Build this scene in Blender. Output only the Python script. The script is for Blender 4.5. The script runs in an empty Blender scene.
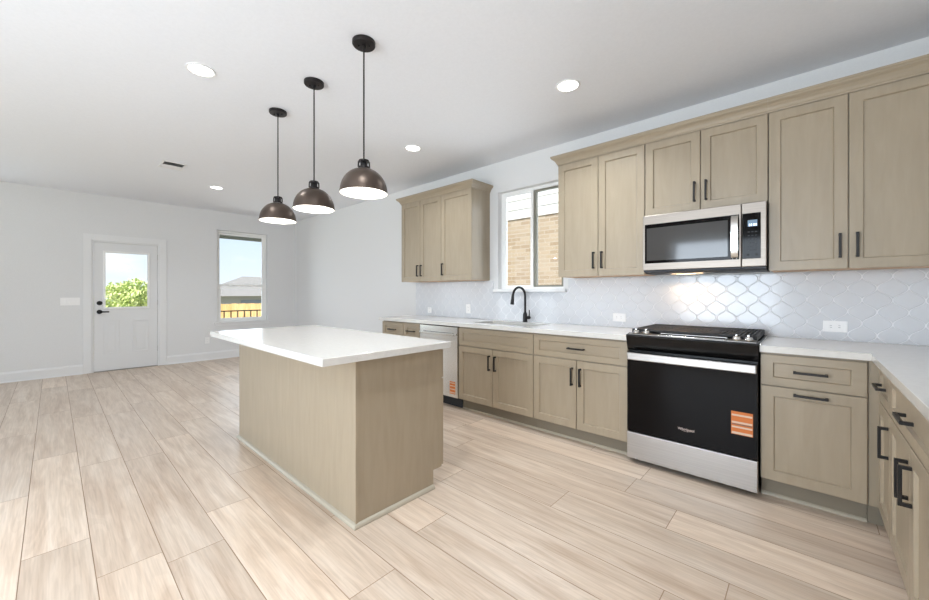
import bpy, bmesh, math, random
from mathutils import Vector

# ------------------------------------------------------------------ camera, sky, sun, daylight
SC = bpy.context.scene
COL = SC.collection
YAW = 0.7397880
cam_d = bpy.data.cameras.new('camera')
cam_d.sensor_width = 36.0
cam_d.lens = 375.569 / 929 * 36.0
cam_d.shift_y = -(300 - 292.83) / 929
cam_d.clip_start = 0.02
cam_d.clip_end = 300
cam = bpy.data.objects.new('camera', cam_d)
COL.objects.link(cam)
cam.location = (0.97453, -3.49036, 1.22694)
cam.rotation_euler = (math.pi / 2, 0, YAW)
SC.camera = cam

SC.view_settings.view_transform = 'Standard'
SC.view_settings.look = 'None'
SC.view_settings.gamma = 1.0
SC.view_settings.use_curve_mapping = False
SC.view_settings.exposure = 0.43
SC.cycles.diffuse_bounces = 7
SC.cycles.glossy_bounces = 5
SC.cycles.transparent_max_bounces = 12
SC.cycles.max_bounces = 10
SC.cycles.sample_clamp_indirect = 6.0
SC.cycles.caustics_reflective = False
SC.cycles.caustics_refractive = False

world = bpy.data.worlds.new('sky')
SC.world = world
world.use_nodes = True
wn, wl = world.node_tree.nodes, world.node_tree.links
wn.clear()
w_out = wn.new('ShaderNodeOutputWorld')
w_bg = wn.new('ShaderNodeBackground')
w_tc = wn.new('ShaderNodeTexCoord')
w_sep = wn.new('ShaderNodeSeparateXYZ')
w_grad = wn.new('ShaderNodeValToRGB')
w_map = wn.new('ShaderNodeMapping')
w_noise = wn.new('ShaderNodeTexNoise')
w_cr = wn.new('ShaderNodeValToRGB')
w_mix = wn.new('ShaderNodeMix'); w_mix.data_type = 'RGBA'
wl.new(w_tc.outputs['Generated'], w_sep.inputs[0])
wl.new(w_sep.outputs['Z'], w_grad.inputs[0])
e = w_grad.color_ramp.elements
e[0].position = 0.0; e[0].color = (0.84, 0.93, 1.0, 1)
e[1].position = 0.35; e[1].color = (0.40, 0.68, 1.0, 1)
wl.new(w_tc.outputs['Generated'], w_map.inputs[0])
w_map.inputs['Scale'].default_value = (2.2, 2.2, 6.0)
w_map.inputs['Location'].default_value = (0.9, 0.4, 0.2)
wl.new(w_map.outputs[0], w_noise.inputs['Vector'])
w_noise.inputs['Scale'].default_value = 2.0
w_noise.inputs['Detail'].default_value = 5
wl.new(w_noise.outputs['Fac'], w_cr.inputs[0])
w_cr.color_ramp.elements[0].position = 0.50
w_cr.color_ramp.elements[1].position = 0.72
wl.new(w_cr.outputs['Color'], w_mix.inputs['Factor'])
wl.new(w_grad.outputs['Color'], w_mix.inputs['A'])
w_mix.inputs['B'].default_value = (1, 1, 1, 1)
wl.new(w_mix.outputs['Result'], w_bg.inputs['Color'])
w_bg.inputs['Strength'].default_value = 0.86
wl.new(w_bg.outputs[0], w_out.inputs[0])

def light(name, kind, loc, rot, energy, color=(1, 1, 1), size=1.0, size_y=None, shape='RECTANGLE', spread=None):
    d = bpy.data.lights.new(name, kind)
    d.energy = energy; d.color = color
    if kind == 'AREA':
        d.shape = shape; d.size = size
        if size_y: d.size_y = size_y
        if spread: d.spread = spread
    elif kind == 'POINT':
        d.shadow_soft_size = size
    elif kind == 'SUN':
        d.angle = size
    o = bpy.data.objects.new(name, d)
    COL.objects.link(o)
    o.location = loc; o.rotation_euler = rot
    return o

light('sun', 'SUN', (5, -8, 12), (math.radians(38), 0, math.radians(50)), 6.0, (1.0, 0.95, 0.87), math.radians(0.6))
# daylight through the windows of the living-room side (behind and left of the camera)
HP = math.pi / 2
WINS = ((-5.2, 6), (-2.8, 17), (-0.3, 106))
for wx, en in WINS:
    light('daylight_window', 'AREA', (wx, -6.28, 1.35), (HP + .3, 0, 0), en, (0.77, 0.88, 1.0), 1.7, 2.0)
light('daylight_window', 'AREA', (-7.14, -5.0, 1.35), (HP, 0, -HP), 14, (0.77, 0.88, 1.0), 1.5, 2.0)
light('daylight_window', 'AREA', (-7.28, -1.0, 1.55), (HP, 0, -HP), 7, (0.82, 0.92, 1.0), 0.84, 1.6)
light('daylight_window', 'AREA', (-1.27, 0.16, 1.83), (HP, 0, math.pi), 9, (0.82, 0.92, 1.0), 0.78, 1.05)
# added ceiling fill lamps without fixtures, out of view, to brighten the floor
for lx, ly in ((-.317, -2.81), (-.317, -4.67), (.9, -4.6)):
    light('recessed_or_fill_lamp', 'AREA', (lx, ly, 2.733), (0, 0, 0), 7, (.90, .96, 1.0), .13, None, 'DISK', math.radians(125))

# ------------------------------------------------------------------ materials
def srgb(r, g, b):
    f = lambda c: (c / 255 / 12.92) if c / 255 <= 0.04045 else ((c / 255 + 0.055) / 1.055) ** 2.4
    return (f(r), f(g), f(b), 1)

def mat(name, col, rough=0.5, metal=0.0, **kw):
    m = bpy.data.materials.new(name)
    m.use_nodes = True
    b = m.node_tree.nodes['Principled BSDF']
    b.inputs['Base Color'].default_value = col
    b.inputs['Roughness'].default_value = rough
    b.inputs['Metallic'].default_value = metal
    for k, v in kw.items():
        b.inputs[k.replace('_', ' ')].default_value = v
    return m

def nodes(m):
    return m.node_tree.nodes, m.node_tree.links, m.node_tree.nodes['Principled BSDF']

def add_noise(m, scale, c1, c2, detail=4, p0=0.3, p1=0.7, bump=0.0, dist=0.0):
    n, l, b = nodes(m)
    tc = n.new('ShaderNodeTexCoord'); mp = n.new('ShaderNodeMapping')
    mp.inputs['Scale'].default_value = scale
    no = n.new('ShaderNodeTexNoise'); no.inputs['Scale'].default_value = 1.0
    no.inputs['Detail'].default_value = detail
    no.inputs['Distortion'].default_value = dist
    r = n.new('ShaderNodeValToRGB')
    r.color_ramp.elements[0].position = p0; r.color_ramp.elements[0].color = c1
    r.color_ramp.elements[1].position = p1; r.color_ramp.elements[1].color = c2
    l.new(tc.outputs['Object'], mp.inputs[0]); l.new(mp.outputs[0], no.inputs['Vector'])
    l.new(no.outputs['Fac'], r.inputs[0]); l.new(r.outputs[0], b.inputs['Base Color'])
    if bump:
        bp = n.new('ShaderNodeBump'); bp.inputs['Strength'].default_value = bump
        bp.inputs['Distance'].default_value = 0.002
        l.new(no.outputs['Fac'], bp.inputs['Height']); l.new(bp.outputs[0], b.inputs['Normal'])
    return m

M = {}
M['wall'] = add_noise(mat('painted_wall', srgb(224, 224, 224), 0.75), (90, 90, 90), srgb(223, 223, 223), srgb(226, 226, 226), 2, bump=0.08)
M['ceiling'] = add_noise(mat('ceiling_paint', srgb(231, 233, 238), 0.85), (60, 60, 60), srgb(230, 232, 237), srgb(233, 235, 240), 3, bump=0.12)
M['trim'] = mat('white_trim', srgb(230, 230, 230), 0.35)
M['door_white'] = mat('door_paint', srgb(226, 226, 226), 0.4)
M['vinyl'] = mat('white_vinyl', srgb(243, 243, 241), 0.35)
M['sash'] = mat('grey_sash', srgb(128, 126, 114), 0.45)
CAB_A, CAB_B = srgb(156, 142, 121), srgb(165, 151, 130)
M['cab'] = add_noise(mat('taupe_stained_maple', CAB_A, 0.34), (26, 26, 3.2), CAB_A, CAB_B, 6, 0.25, 0.75, dist=0.6)
M['cab_h'] = add_noise(mat('taupe_stained_maple_rail', CAB_A, 0.34), (3.2, 26, 26), CAB_A, CAB_B, 6, 0.25, 0.75, dist=0.6)
M['cab_side'] = M['cab']
M['cab_under'] = add_noise(mat('natural_maple_underside', srgb(205, 165, 125), 0.5), (4, 25, 25), srgb(200, 160, 120), srgb(214, 176, 136))
M['shoe'] = mat('pale_shoe_moulding', srgb(174, 165, 148), 0.3)
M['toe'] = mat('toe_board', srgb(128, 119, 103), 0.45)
M['dark_gap'] = mat('shadow_gap', srgb(70, 60, 48), 0.8)
M['black'] = mat('matte_black_metal', srgb(26, 23, 22), 0.4, 0.0, Specular_IOR_Level=.35)
M['bronze'] = mat('oil_rubbed_bronze', srgb(88, 76, 68), 0.38, 0.8)
M['bronze_dark'] = mat('dark_bronze', srgb(46, 42, 42), 0.4, 0.7)
M['white_glow'] = mat('white_enamel', srgb(250, 248, 244), 0.5)
M['steel'] = add_noise(mat('brushed_steel', srgb(176, 172, 168), 0.34, 1.0), (1.5, 200, 200), srgb(170, 166, 162), srgb(182, 178, 174), 2)
M['warm_steel'] = add_noise(mat('warm_brushed_steel', srgb(150, 141, 132), 0.42, 1.0), (1.5, 200, 200), srgb(146, 137, 128), srgb(156, 147, 138), 2)
M['steel_bright'] = mat('polished_steel', srgb(222, 220, 216), 0.16, 1.0)
M['blackglass'] = mat('black_glass', srgb(13, 10, 10), 0.06, 0.0, Specular_IOR_Level=.12)
M['greyglass'] = mat('grey_tinted_glass', srgb(62, 60, 58), 0.07, 0.0)
M['enamel'] = mat('black_enamel', srgb(15, 14, 14), 0.22, Specular_IOR_Level=.3)
M['iron'] = mat('cast_iron', srgb(34, 33, 34), 0.6)
M['rubber'] = mat('black_plastic', srgb(24, 25, 28), 0.5)
M['navy'] = mat('dark_toe_plastic', srgb(30, 34, 42), 0.5)
M['orange'] = mat('orange_label', srgb(205, 112, 44), 0.5)
M['label_white'] = mat('label_white', srgb(215, 190, 168), 0.5)
M['label_grey'] = mat('label_print', srgb(120, 95, 80), 0.5)
M['plate'] = mat('white_plastic', srgb(245, 244, 243), 0.3)
M['plate_dark'] = mat('outlet_slot', srgb(90, 88, 86), 0.5)
M['logo'] = mat('silver_print', srgb(225, 205, 195), 0.4)

def emis(name, col, s):
    m = mat(name, col, 0.5)
    b = m.node_tree.nodes['Principled BSDF']
    b.inputs['Emission Color'].default_value = col
    b.inputs['Emission Strength'].default_value = s
    return m
M['led'] = emis('led_lens', (1, 0.98, 0.94, 1), 6.0)
M['bulb'] = emis('bulb_glow', (1, 0.96, 0.9, 1), 14.0)
M['lcd'] = emis('lcd_panel', srgb(105, 128, 150), 0.25)
M['lcd_digit'] = emis('lcd_digit', srgb(205, 220, 250), 1.0)
M['task'] = emis('task_lens', (1, 0.8, 0.55, 1), 1.2)

# quartz
M['quartz'] = add_noise(mat('white_quartz', srgb(238, 236, 232), 0.13), (35, 35, 35), srgb(210, 207, 202), srgb(215, 212, 207), 3)
# clear glass pane
def glass_mat():
    m = bpy.data.materials.new('window_glass'); m.use_nodes = True
    n, l = m.node_tree.nodes, m.node_tree.links
    n.clear()
    o = n.new('ShaderNodeOutputMaterial'); mx = n.new('ShaderNodeMixShader')
    t = n.new('ShaderNodeBsdfTransparent'); g = n.new('ShaderNodeBsdfGlossy')
    g.inputs['Roughness'].default_value = 0.02
    fr = n.new('ShaderNodeFresnel'); fr.inputs['IOR'].default_value = 1.35
    l.new(fr.outputs[0], mx.inputs[0]); l.new(t.outputs[0], mx.inputs[1]); l.new(g.outputs[0], mx.inputs[2])
    l.new(mx.outputs[0], o.inputs[0])
    return m
M['glass'] = glass_mat()

def floor_mat():
    m = mat('oak_plank', srgb(200, 172, 145), 0.36)
    n, l, b = nodes(m)
    at = n.new('ShaderNodeAttribute'); at.attribute_name = 'plank'
    tc = n.new('ShaderNodeTexCoord')
    mul = n.new('ShaderNodeVectorMath'); mul.operation = 'SCALE'; mul.inputs['Scale'].default_value = 41.0
    l.new(at.outputs['Color'], mul.inputs[0])
    add = n.new('ShaderNodeVectorMath'); add.operation = 'ADD'
    mp = n.new('ShaderNodeMapping'); mp.inputs['Scale'].default_value = (1.3, 15, 1)
    l.new(tc.outputs['Object'], mp.inputs[0]); l.new(mp.outputs[0], add.inputs[0]); l.new(mul.outputs[0], add.inputs[1])
    n1 = n.new('ShaderNodeTexNoise'); n1.inputs['Scale'].default_value = 1.0; n1.inputs['Detail'].default_value = 6; n1.inputs['Distortion'].default_value = 0.9
    l.new(add.outputs[0], n1.inputs['Vector'])
    r1 = n.new('ShaderNodeValToRGB')
    el = r1.color_ramp.elements
    el[0].position = 0.25; el[0].color = srgb(196, 173, 152)
    el[1].position = 0.72; el[1].color = srgb(227, 211, 194)
    k = el.new(0.5); k.color = srgb(216, 197, 178)
    l.new(n1.outputs['Fac'], r1.inputs[0])
    # fine grain
    mp2 = n.new('ShaderNodeMapping'); mp2.inputs['Scale'].default_value = (5, 130, 1)
    add2 = n.new('ShaderNodeVectorMath'); add2.operation = 'ADD'
    l.new(tc.outputs['Object'], mp2.inputs[0]); l.new(mp2.outputs[0], add2.inputs[0]); l.new(mul.outputs[0], add2.inputs[1])
    n2 = n.new('ShaderNodeTexNoise'); n2.inputs['Scale'].default_value = 1.0; n2.inputs['Detail'].default_value = 3
    l.new(add2.outputs[0], n2.inputs['Vector'])
    r2 = n.new('ShaderNodeValToRGB')
    r2.color_ramp.elements[0].position = 0.3; r2.color_ramp.elements[0].color = (0.87, 0.86, 0.85, 1)
    r2.color_ramp.elements[1].position = 0.6; r2.color_ramp.elements[1].color = (1, 1, 1, 1)
    l.new(n2.outputs['Fac'], r2.inputs[0])
    # cathedral figure
    mp3 = n.new('ShaderNodeMapping'); mp3.inputs['Scale'].default_value = (1.0, 7.0, 1)
    add3 = n.new('ShaderNodeVectorMath'); add3.operation = 'ADD'
    l.new(tc.outputs['Object'], mp3.inputs[0]); l.new(mp3.outputs[0], add3.inputs[0]); l.new(mul.outputs[0], add3.inputs[1])
    n3 = n.new('ShaderNodeTexNoise'); n3.inputs['Scale'].default_value = 0.9; n3.inputs['Detail'].default_value = 1
    l.new(add3.outputs[0], n3.inputs['Vector'])
    sn = n.new('ShaderNodeMath'); sn.operation = 'MULTIPLY'; sn.inputs[1].default_value = 62
    l.new(n3.outputs['Fac'], sn.inputs[0])
    si = n.new('ShaderNodeMath'); si.operation = 'SINE'; l.new(sn.outputs[0], si.inputs[0])
    r3 = n.new('ShaderNodeValToRGB')
    r3.color_ramp.elements[0].position = 0.0; r3.color_ramp.elements[0].color = (0.955, 0.95, 0.945, 1)
    r3.color_ramp.elements[1].position = 0.35; r3.color_ramp.elements[1].color = (1, 1, 1, 1)
    l.new(si.outputs[0], r3.inputs[0])
    # per-plank tone
    sp = n.new('ShaderNodeSeparateColor'); l.new(at.outputs['Color'], sp.inputs[0])
    r4 = n.new('ShaderNodeValToRGB')
    r4.color_ramp.elements[0].color = (0.86, 0.85, 0.845, 1); r4.color_ramp.elements[1].color = (1.06, 1.05, 1.04, 1)
    l.new(sp.outputs['Red'], r4.inputs[0])
    prev = r1.outputs[0]
    for r in (r2, r3, r4):
        mx = n.new('ShaderNodeMix'); mx.data_type = 'RGBA'; mx.blend_type = 'MULTIPLY'; mx.inputs['Factor'].default_value = 1.0
        l.new(prev, mx.inputs['A']); l.new(r.outputs[0], mx.inputs['B']); prev = mx.outputs['Result']
    l.new(prev, b.inputs['Base Color'])
    bp = n.new('ShaderNodeBump'); bp.inputs['Strength'].default_value = 0.12; bp.inputs['Distance'].default_value = 0.001
    l.new(n2.outputs['Fac'], bp.inputs['Height']); l.new(bp.outputs[0], b.inputs['Normal'])
    return m
M['floor'] = floor_mat()
M['floor_gap'] = mat('plank_joint', srgb(150, 122, 98), 0.7)

def tile_mat():
    m = mat('lantern_tile', srgb(236, 236, 238), 0.14)
    n, l, b = nodes(m)
    tc = n.new('ShaderNodeTexCoord'); s = n.new('ShaderNodeSeparateXYZ')
    l.new(tc.outputs['Object'], s.inputs[0])
    def math_(op, a, bb=None):
        k = n.new('ShaderNodeMath'); k.operation = op
        for i, v in enumerate((a, bb)):
            if v is None: continue
            if isinstance(v, (int, float)): k.inputs[i].default_value = v
            else: l.new(v, k.inputs[i])
        return k.outputs[0]
    a = math_('DIVIDE', math_('SUBTRACT', s.outputs['X'], 0.973), 0.13)
    bz = math_('DIVIDE', math_('SUBTRACT', s.outputs['Z'], 1.181), 0.149)
    bw = math_('ADD', bz, math_('MULTIPLY', math_('SINE', math_('MULTIPLY', bz, 4 * math.pi)), -0.058))
    def linedist(x):
        return math_('ABSOLUTE', math_('SUBTRACT', math_('FRACT', math_('ADD', x, 0.5)), 0.5))
    d = math_('MINIMUM', linedist(math_('SUBTRACT', a, bw)), linedist(math_('ADD', a, bw)))
    r = n.new('ShaderNodeValToRGB')
    r.color_ramp.elements[0].position = 0.012; r.color_ramp.elements[0].color = srgb(238, 239, 242)  # joint lines paler than the tile: edge highlights painted into the colour
    r.color_ramp.elements[1].position = 0.03; r.color_ramp.elements[1].color = srgb(214, 216, 220)
    l.new(d, r.inputs[0]); l.new(r.outputs[0], b.inputs['Base Color'])
    r2 = n.new('ShaderNodeValToRGB'); r2.color_ramp.interpolation = 'EASE'
    r2.color_ramp.elements[0].position = 0.01; r2.color_ramp.elements[0].color = (0, 0, 0, 1)
    r2.color_ramp.elements[1].position = 0.055; r2.color_ramp.elements[1].color = (1, 1, 1, 1)
    l.new(d, r2.inputs[0])
    no = n.new('ShaderNodeTexNoise'); no.inputs['Scale'].default_value = 14; no.inputs['Detail'].default_value = 1
    l.new(tc.outputs['Object'], no.inputs['Vector'])
    hh = math_('ADD', r2.outputs[0], math_('MULTIPLY', no.outputs['Fac'], 0.35))
    bp = n.new('ShaderNodeBump'); bp.inputs['Strength'].default_value = 0.6; bp.inputs['Distance'].default_value = 0.0035
    l.new(hh, bp.inputs['Height']); l.new(bp.outputs[0], b.inputs['Normal'])
    return m
M['tile'] = tile_mat()

def brick_mat():
    m = mat('tan_brick', srgb(214, 178, 130), 0.85)
    n, l, b = nodes(m)
    tc = n.new('ShaderNodeTexCoord'); mp = n.new('ShaderNodeMapping')
    mp.inputs['Rotation'].default_value = (math.pi / 2, 0, 0)
    l.new(tc.outputs['Object'], mp.inputs[0])
    br = n.new('ShaderNodeTexBrick')
    br.inputs['Scale'].default_value = 1.0
    br.inputs['Brick Width'].default_value = 0.21; br.inputs['Row Height'].default_value = 0.075
    br.inputs['Mortar Size'].default_value = 0.008
    br.inputs['Color1'].default_value = srgb(174, 152, 126); br.inputs['Color2'].default_value = srgb(196, 178, 154)
    br.inputs['Mortar'].default_value = srgb(196, 184, 166)
    l.new(mp.outputs[0], br.inputs['Vector']); l.new(br.outputs['Color'], b.inputs['Base Color'])
    return m
M['brick'] = brick_mat()
M['siding'] = mat('white_siding', srgb(240, 238, 232), 0.6)
M['fence'] = add_noise(mat('cedar_fence', srgb(226, 186, 128), 0.8), (14, 14, 2), srgb(214, 170, 110), srgb(236, 200, 146))
M['fence_dark'] = mat('dark_railing', srgb(60, 52, 46), 0.6)
M['roof'] = add_noise(mat('grey_shingle', srgb(188, 184, 180), 0.9), (8, 8, 8), srgb(120, 118, 116), srgb(140, 137, 134))
M['house_wall'] = mat('pale_house_wall', srgb(160, 158, 156), 0.8)
M['house_dark'] = mat('house_glass', srgb(120, 128, 140), 0.3)
M['leaf'] = add_noise(mat('yellow_green_leaf', srgb(168, 190, 92), 0.6), (3, 3, 3), srgb(176, 196, 110), srgb(226, 232, 176))
M['bark'] = mat('bark', srgb(120, 104, 84), 0.9)
M['lawn'] = add_noise(mat('dry_lawn', srgb(190, 196, 120), 0.9), (2, 2, 2), srgb(150, 148, 118), srgb(172, 168, 138))
M['soffit'] = mat('eave_paint', srgb(142, 146, 138), 0.7)
M['concrete'] = mat('porch_concrete', srgb(196, 192, 186), 0.85)

# ------------------------------------------------------------------ mesh helpers (authored in world metres)
def box(bm, x0, x1, y0, y1, z0, z1, bev=0.0):
    x0, x1 = sorted((x0, x1)); y0, y1 = sorted((y0, y1)); z0, z1 = sorted((z0, z1))
    v = [bm.verts.new(p) for p in ((x0, y0, z0), (x1, y0, z0), (x1, y1, z0), (x0, y1, z0), (x0, y0, z1), (x1, y0, z1), (x1, y1, z1), (x0, y1, z1))]
    fs = [bm.faces.new([v[i] for i in q]) for q in ((3, 2, 1, 0), (4, 5, 6, 7), (0, 1, 5, 4), (1, 2, 6, 5), (2, 3, 7, 6), (3, 0, 4, 7))]
    if bev:
        es = list({ed for f in fs for ed in f.edges})
        bmesh.ops.bevel(bm, geom=es, offset=bev, segments=2, affect='EDGES', profile=0.5)

def loft(bm, rings, close_ring=True, cap=True):
    """rings of equal length joined in order"""
    vr = [[bm.verts.new(p) for p in r] for r in rings]
    n = len(vr[0])
    for a, b in zip(vr, vr[1:]):
        for i in range(n if close_ring else n - 1):
            bm.faces.new((a[i], a[(i + 1) % n], b[(i + 1) % n], b[i]))
    if cap and close_ring:
        bm.faces.new(list(reversed(vr[0]))); bm.faces.new(vr[-1])

def lathe(bm, cx, cy, prof, n=40, cap=True):
    rings = [[(cx + r * math.cos(2 * math.pi * i / n), cy + r * math.sin(2 * math.pi * i / n), z) for i in range(n)] for r, z in prof]
    loft(bm, rings, True, cap)

def tube(bm, pts, r, n=12, radii=None):
    pts = [Vector(p) for p in pts]
    rings = []
    up = None
    for i, p in enumerate(pts):
        t = (pts[min(i + 1, len(pts) - 1)] - pts[max(i - 1, 0)]).normalized()
        if up is None:
            up = Vector((0, 0, 1)) if abs(t.z) < 0.9 else Vector((1, 0, 0))
        s = t.cross(up).normalized(); up = s.cross(t).normalized()
        rr = radii[i] if radii else r
        rings.append([p + (s * math.cos(2 * math.pi * k / n) + up * math.sin(2 * math.pi * k / n)) * rr for k in range(n)])
    loft(bm, rings)

def prism(bm, poly, axis, a, b):
    """extrude a 2-D polygon along an axis; poly in the remaining two coordinates in xyz order"""
    def P(q, t):
        q = list(q)
        if axis == 'x': return (t, q[0], q[1])
        if axis == 'y': return (q[0], t, q[1])
        return (q[0], q[1], t)
    loft(bm, [[P(q, a) for q in poly], [P(q, b) for q in poly]])

SMOOTH = set()
def obj(name, bm, m, parent=None, smooth=False, label=None):
    root = parent
    off = Vector((0, 0, 0))
    while root is not None:
        off += root.location; root = root.parent
    bmesh.ops.recalc_face_normals(bm, faces=bm.faces)
    if off.length: bmesh.ops.translate(bm, vec=-off, verts=bm.verts)
    me = bpy.data.meshes.new(name)
    bm.to_mesh(me); bm.free()
    mats = m if isinstance(m, list) else [m]
    for k in mats: me.materials.append(k)
    if smooth:
        for p in me.polygons: p.use_smooth = True
        try: me.set_sharp_from_angle(angle=math.radians(35))
        except Exception: pass
    o = bpy.data.objects.new(name, me)
    COL.objects.link(o)
    if parent is not None: o.parent = parent
    if label: o['label'] = label
    return o

def B(*a, **k):
    bm = bmesh.new(); box(bm, *a, **k); return bm

def tag(o, label, cat, group=None):
    o['label'] = label; o['category'] = cat
    if group: o['group'] = group
    return o

def thing(name, label, cat, loc, group=None):
    o = bpy.data.objects.new(name, None); o.empty_display_size = 0.05
    COL.objects.link(o); o.location = loc
    return tag(o, label, cat, group)

def structure(name, bm=None, m=None, loc=(0, 0, 0)):
    if bm is None:
        o = bpy.data.objects.new(name, None); COL.objects.link(o); o.location = loc
    else:
        o = obj(name, bm, m)
    o['kind'] = 'structure'
    return o

def copy_tree(o, parent=None):
    c = o.copy(); COL.objects.link(c)
    if parent is not None: c.parent = parent
    for ch in list(o.children): copy_tree(ch, c)
    return c

# ------------------------------------------------------------------ room shell
XF, XR, YB, YFR, ZC = -7.108, 1.875, 0.0, -6.25, 2.742
WT = 0.15
# floor of planks
def build_floor():
    rnd = random.Random(5)
    bm = bmesh.new()
    lay = bm.loops.layers.color.new('plank')
    W, L, g = 0.225, 1.52, 0.0016
    known = {-3: -1.68, -2: -1.28, -1: -2.69, 1: -1.9, 0: -1.5}
    k0 = math.floor((YFR + 2.915) / W) - 1
    k = k0
    while -2.915 + k * W < 0:
        ya, yb = -2.915 + k * W, -2.915 + (k + 1) * W
        off = known.get(k, rnd.uniform(0, L))
        s = off - math.ceil((off - XF) / L) * L
        x = s
        while x < XR:
            a, b = max(x + g, XF - .02), min(x + L - g, XR + .02)
            lo, hi = max(ya + g, YFR - .02), min(yb - g, 0.02)
            if b > a and hi > lo:
                c = (rnd.random(), rnd.random(), rnd.random(), 1)
                f = bm.faces.new([bm.verts.new(p) for p in ((a, lo, 0), (b, lo, 0), (b, hi, 0), (a, hi, 0))])
                for lp in f.loops: lp[lay] = c
            x += L
        k += 1
    nf = len(bm.faces)
    box(bm, XF - .1, XR + .1, YFR - .1, 0.1, -0.06, -0.0015)
    bm.faces.ensure_lookup_table()
    for f in bm.faces[nf:]: f.material_index = 1
    return structure('floor', bm, [M['floor'], M['floor_gap']])
build_floor()
# ceiling slab; unseen overhang added past the living-room windows to block the sun
bm = bmesh.new()
box(bm, XF - WT, XR + WT, -9.4, WT, ZC, ZC + 0.12)
structure('ceiling', bm, M['ceiling'])

def wall_with_openings(name, axis, at, thick, a0, a1, z0, z1, ops):
    """axis 'x': wall plane x=at (runs along y); thick signed outward"""
    bm = bmesh.new()
    cuts = sorted(ops)
    def seg(p, q, lo, hi):
        if q - p < 1e-4 or hi - lo < 1e-4: return
        if axis == 'x': box(bm, at, at + thick, p, q, lo, hi)
        else: box(bm, p, q, at, at + thick, lo, hi)
    pos = a0
    for (p, q, lo, hi) in cuts:
        seg(pos, p, z0, z1); seg(p, q, z0, lo); seg(p, q, hi, z1); pos = q
    seg(pos, a1, z0, z1)
    return structure(name, bm, M['wall'])

FW = (-1.441, -0.559, 0.668, 2.40)     # far window opening (y0,y1,z0,z1)
FD = (-3.088, -2.280, 0.0, 2.03)       # door opening
KW = (-1.698, -0.842, 1.262, 2.403)    # kitchen window opening (x0,x1,z0,z1)
wall_with_openings('wall_left', 'x', XF, -WT, YFR - WT, WT, 0, ZC, [FD, FW, (-5.75, -4.25, .35, 2.35)])
wall_with_openings('wall_back', 'y', YB, WT, XF, XR + WT, 0, ZC, [KW])
wall_with_openings('wall_right', 'x', XR, WT, YFR - WT, 0.0, 0, ZC, [])
wall_with_openings('wall_front', 'y', YFR, -WT, XF, XR, 0, ZC, [(wx - 0.9, wx + 0.9, 0.3, 2.4) for wx, en in WINS])

# baseboards
def baseboard(name, axis, at, out, spans):
    bm = bmesh.new()
    for a, b in spans:
        poly = [(at, 0.0), (at + out * .014, 0.0), (at + out * .014, .118), (at + out * .011, .128), (at + out * .008, .133), (at + out * .006, .142), (at, .145)]
        shoe = [(at + out * .014, 0.0), (at + out * .026, 0.0), (at + out * .025, .008), (at + out * .020, .015), (at + out * .014, .018)]
        for pl in (poly, shoe):
            if axis == 'x': loft(bm, [[(p[0], t, p[1]) for p in pl] for t in (a, b)])
            else: loft(bm, [[(t, p[0], p[1]) for p in pl] for t in (a, b)])
    structure(name, bm, M['trim'])
baseboard('baseboard_left', 'x', XF, 1, [(YFR, -3.186), (-2.182, -.03)])
baseboard('baseboard_back', 'y', YB, -1, [(XF + .03, -3.14)])
baseboard('baseboard_right', 'x', XR, -1, [(YFR, -2.75)])

# door casing
bm = bmesh.new()
for a, b, lo, hi in ((-3.186, -3.092, 0, 2.128), (-2.276, -2.184, 0, 2.128), (-3.092, -2.276, 2.034, 2.128)):
    box(bm, XF + .0005, XF + .016, a, b, lo, hi, bev=.003)
structure('trim_1', bm, M['trim'])

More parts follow.
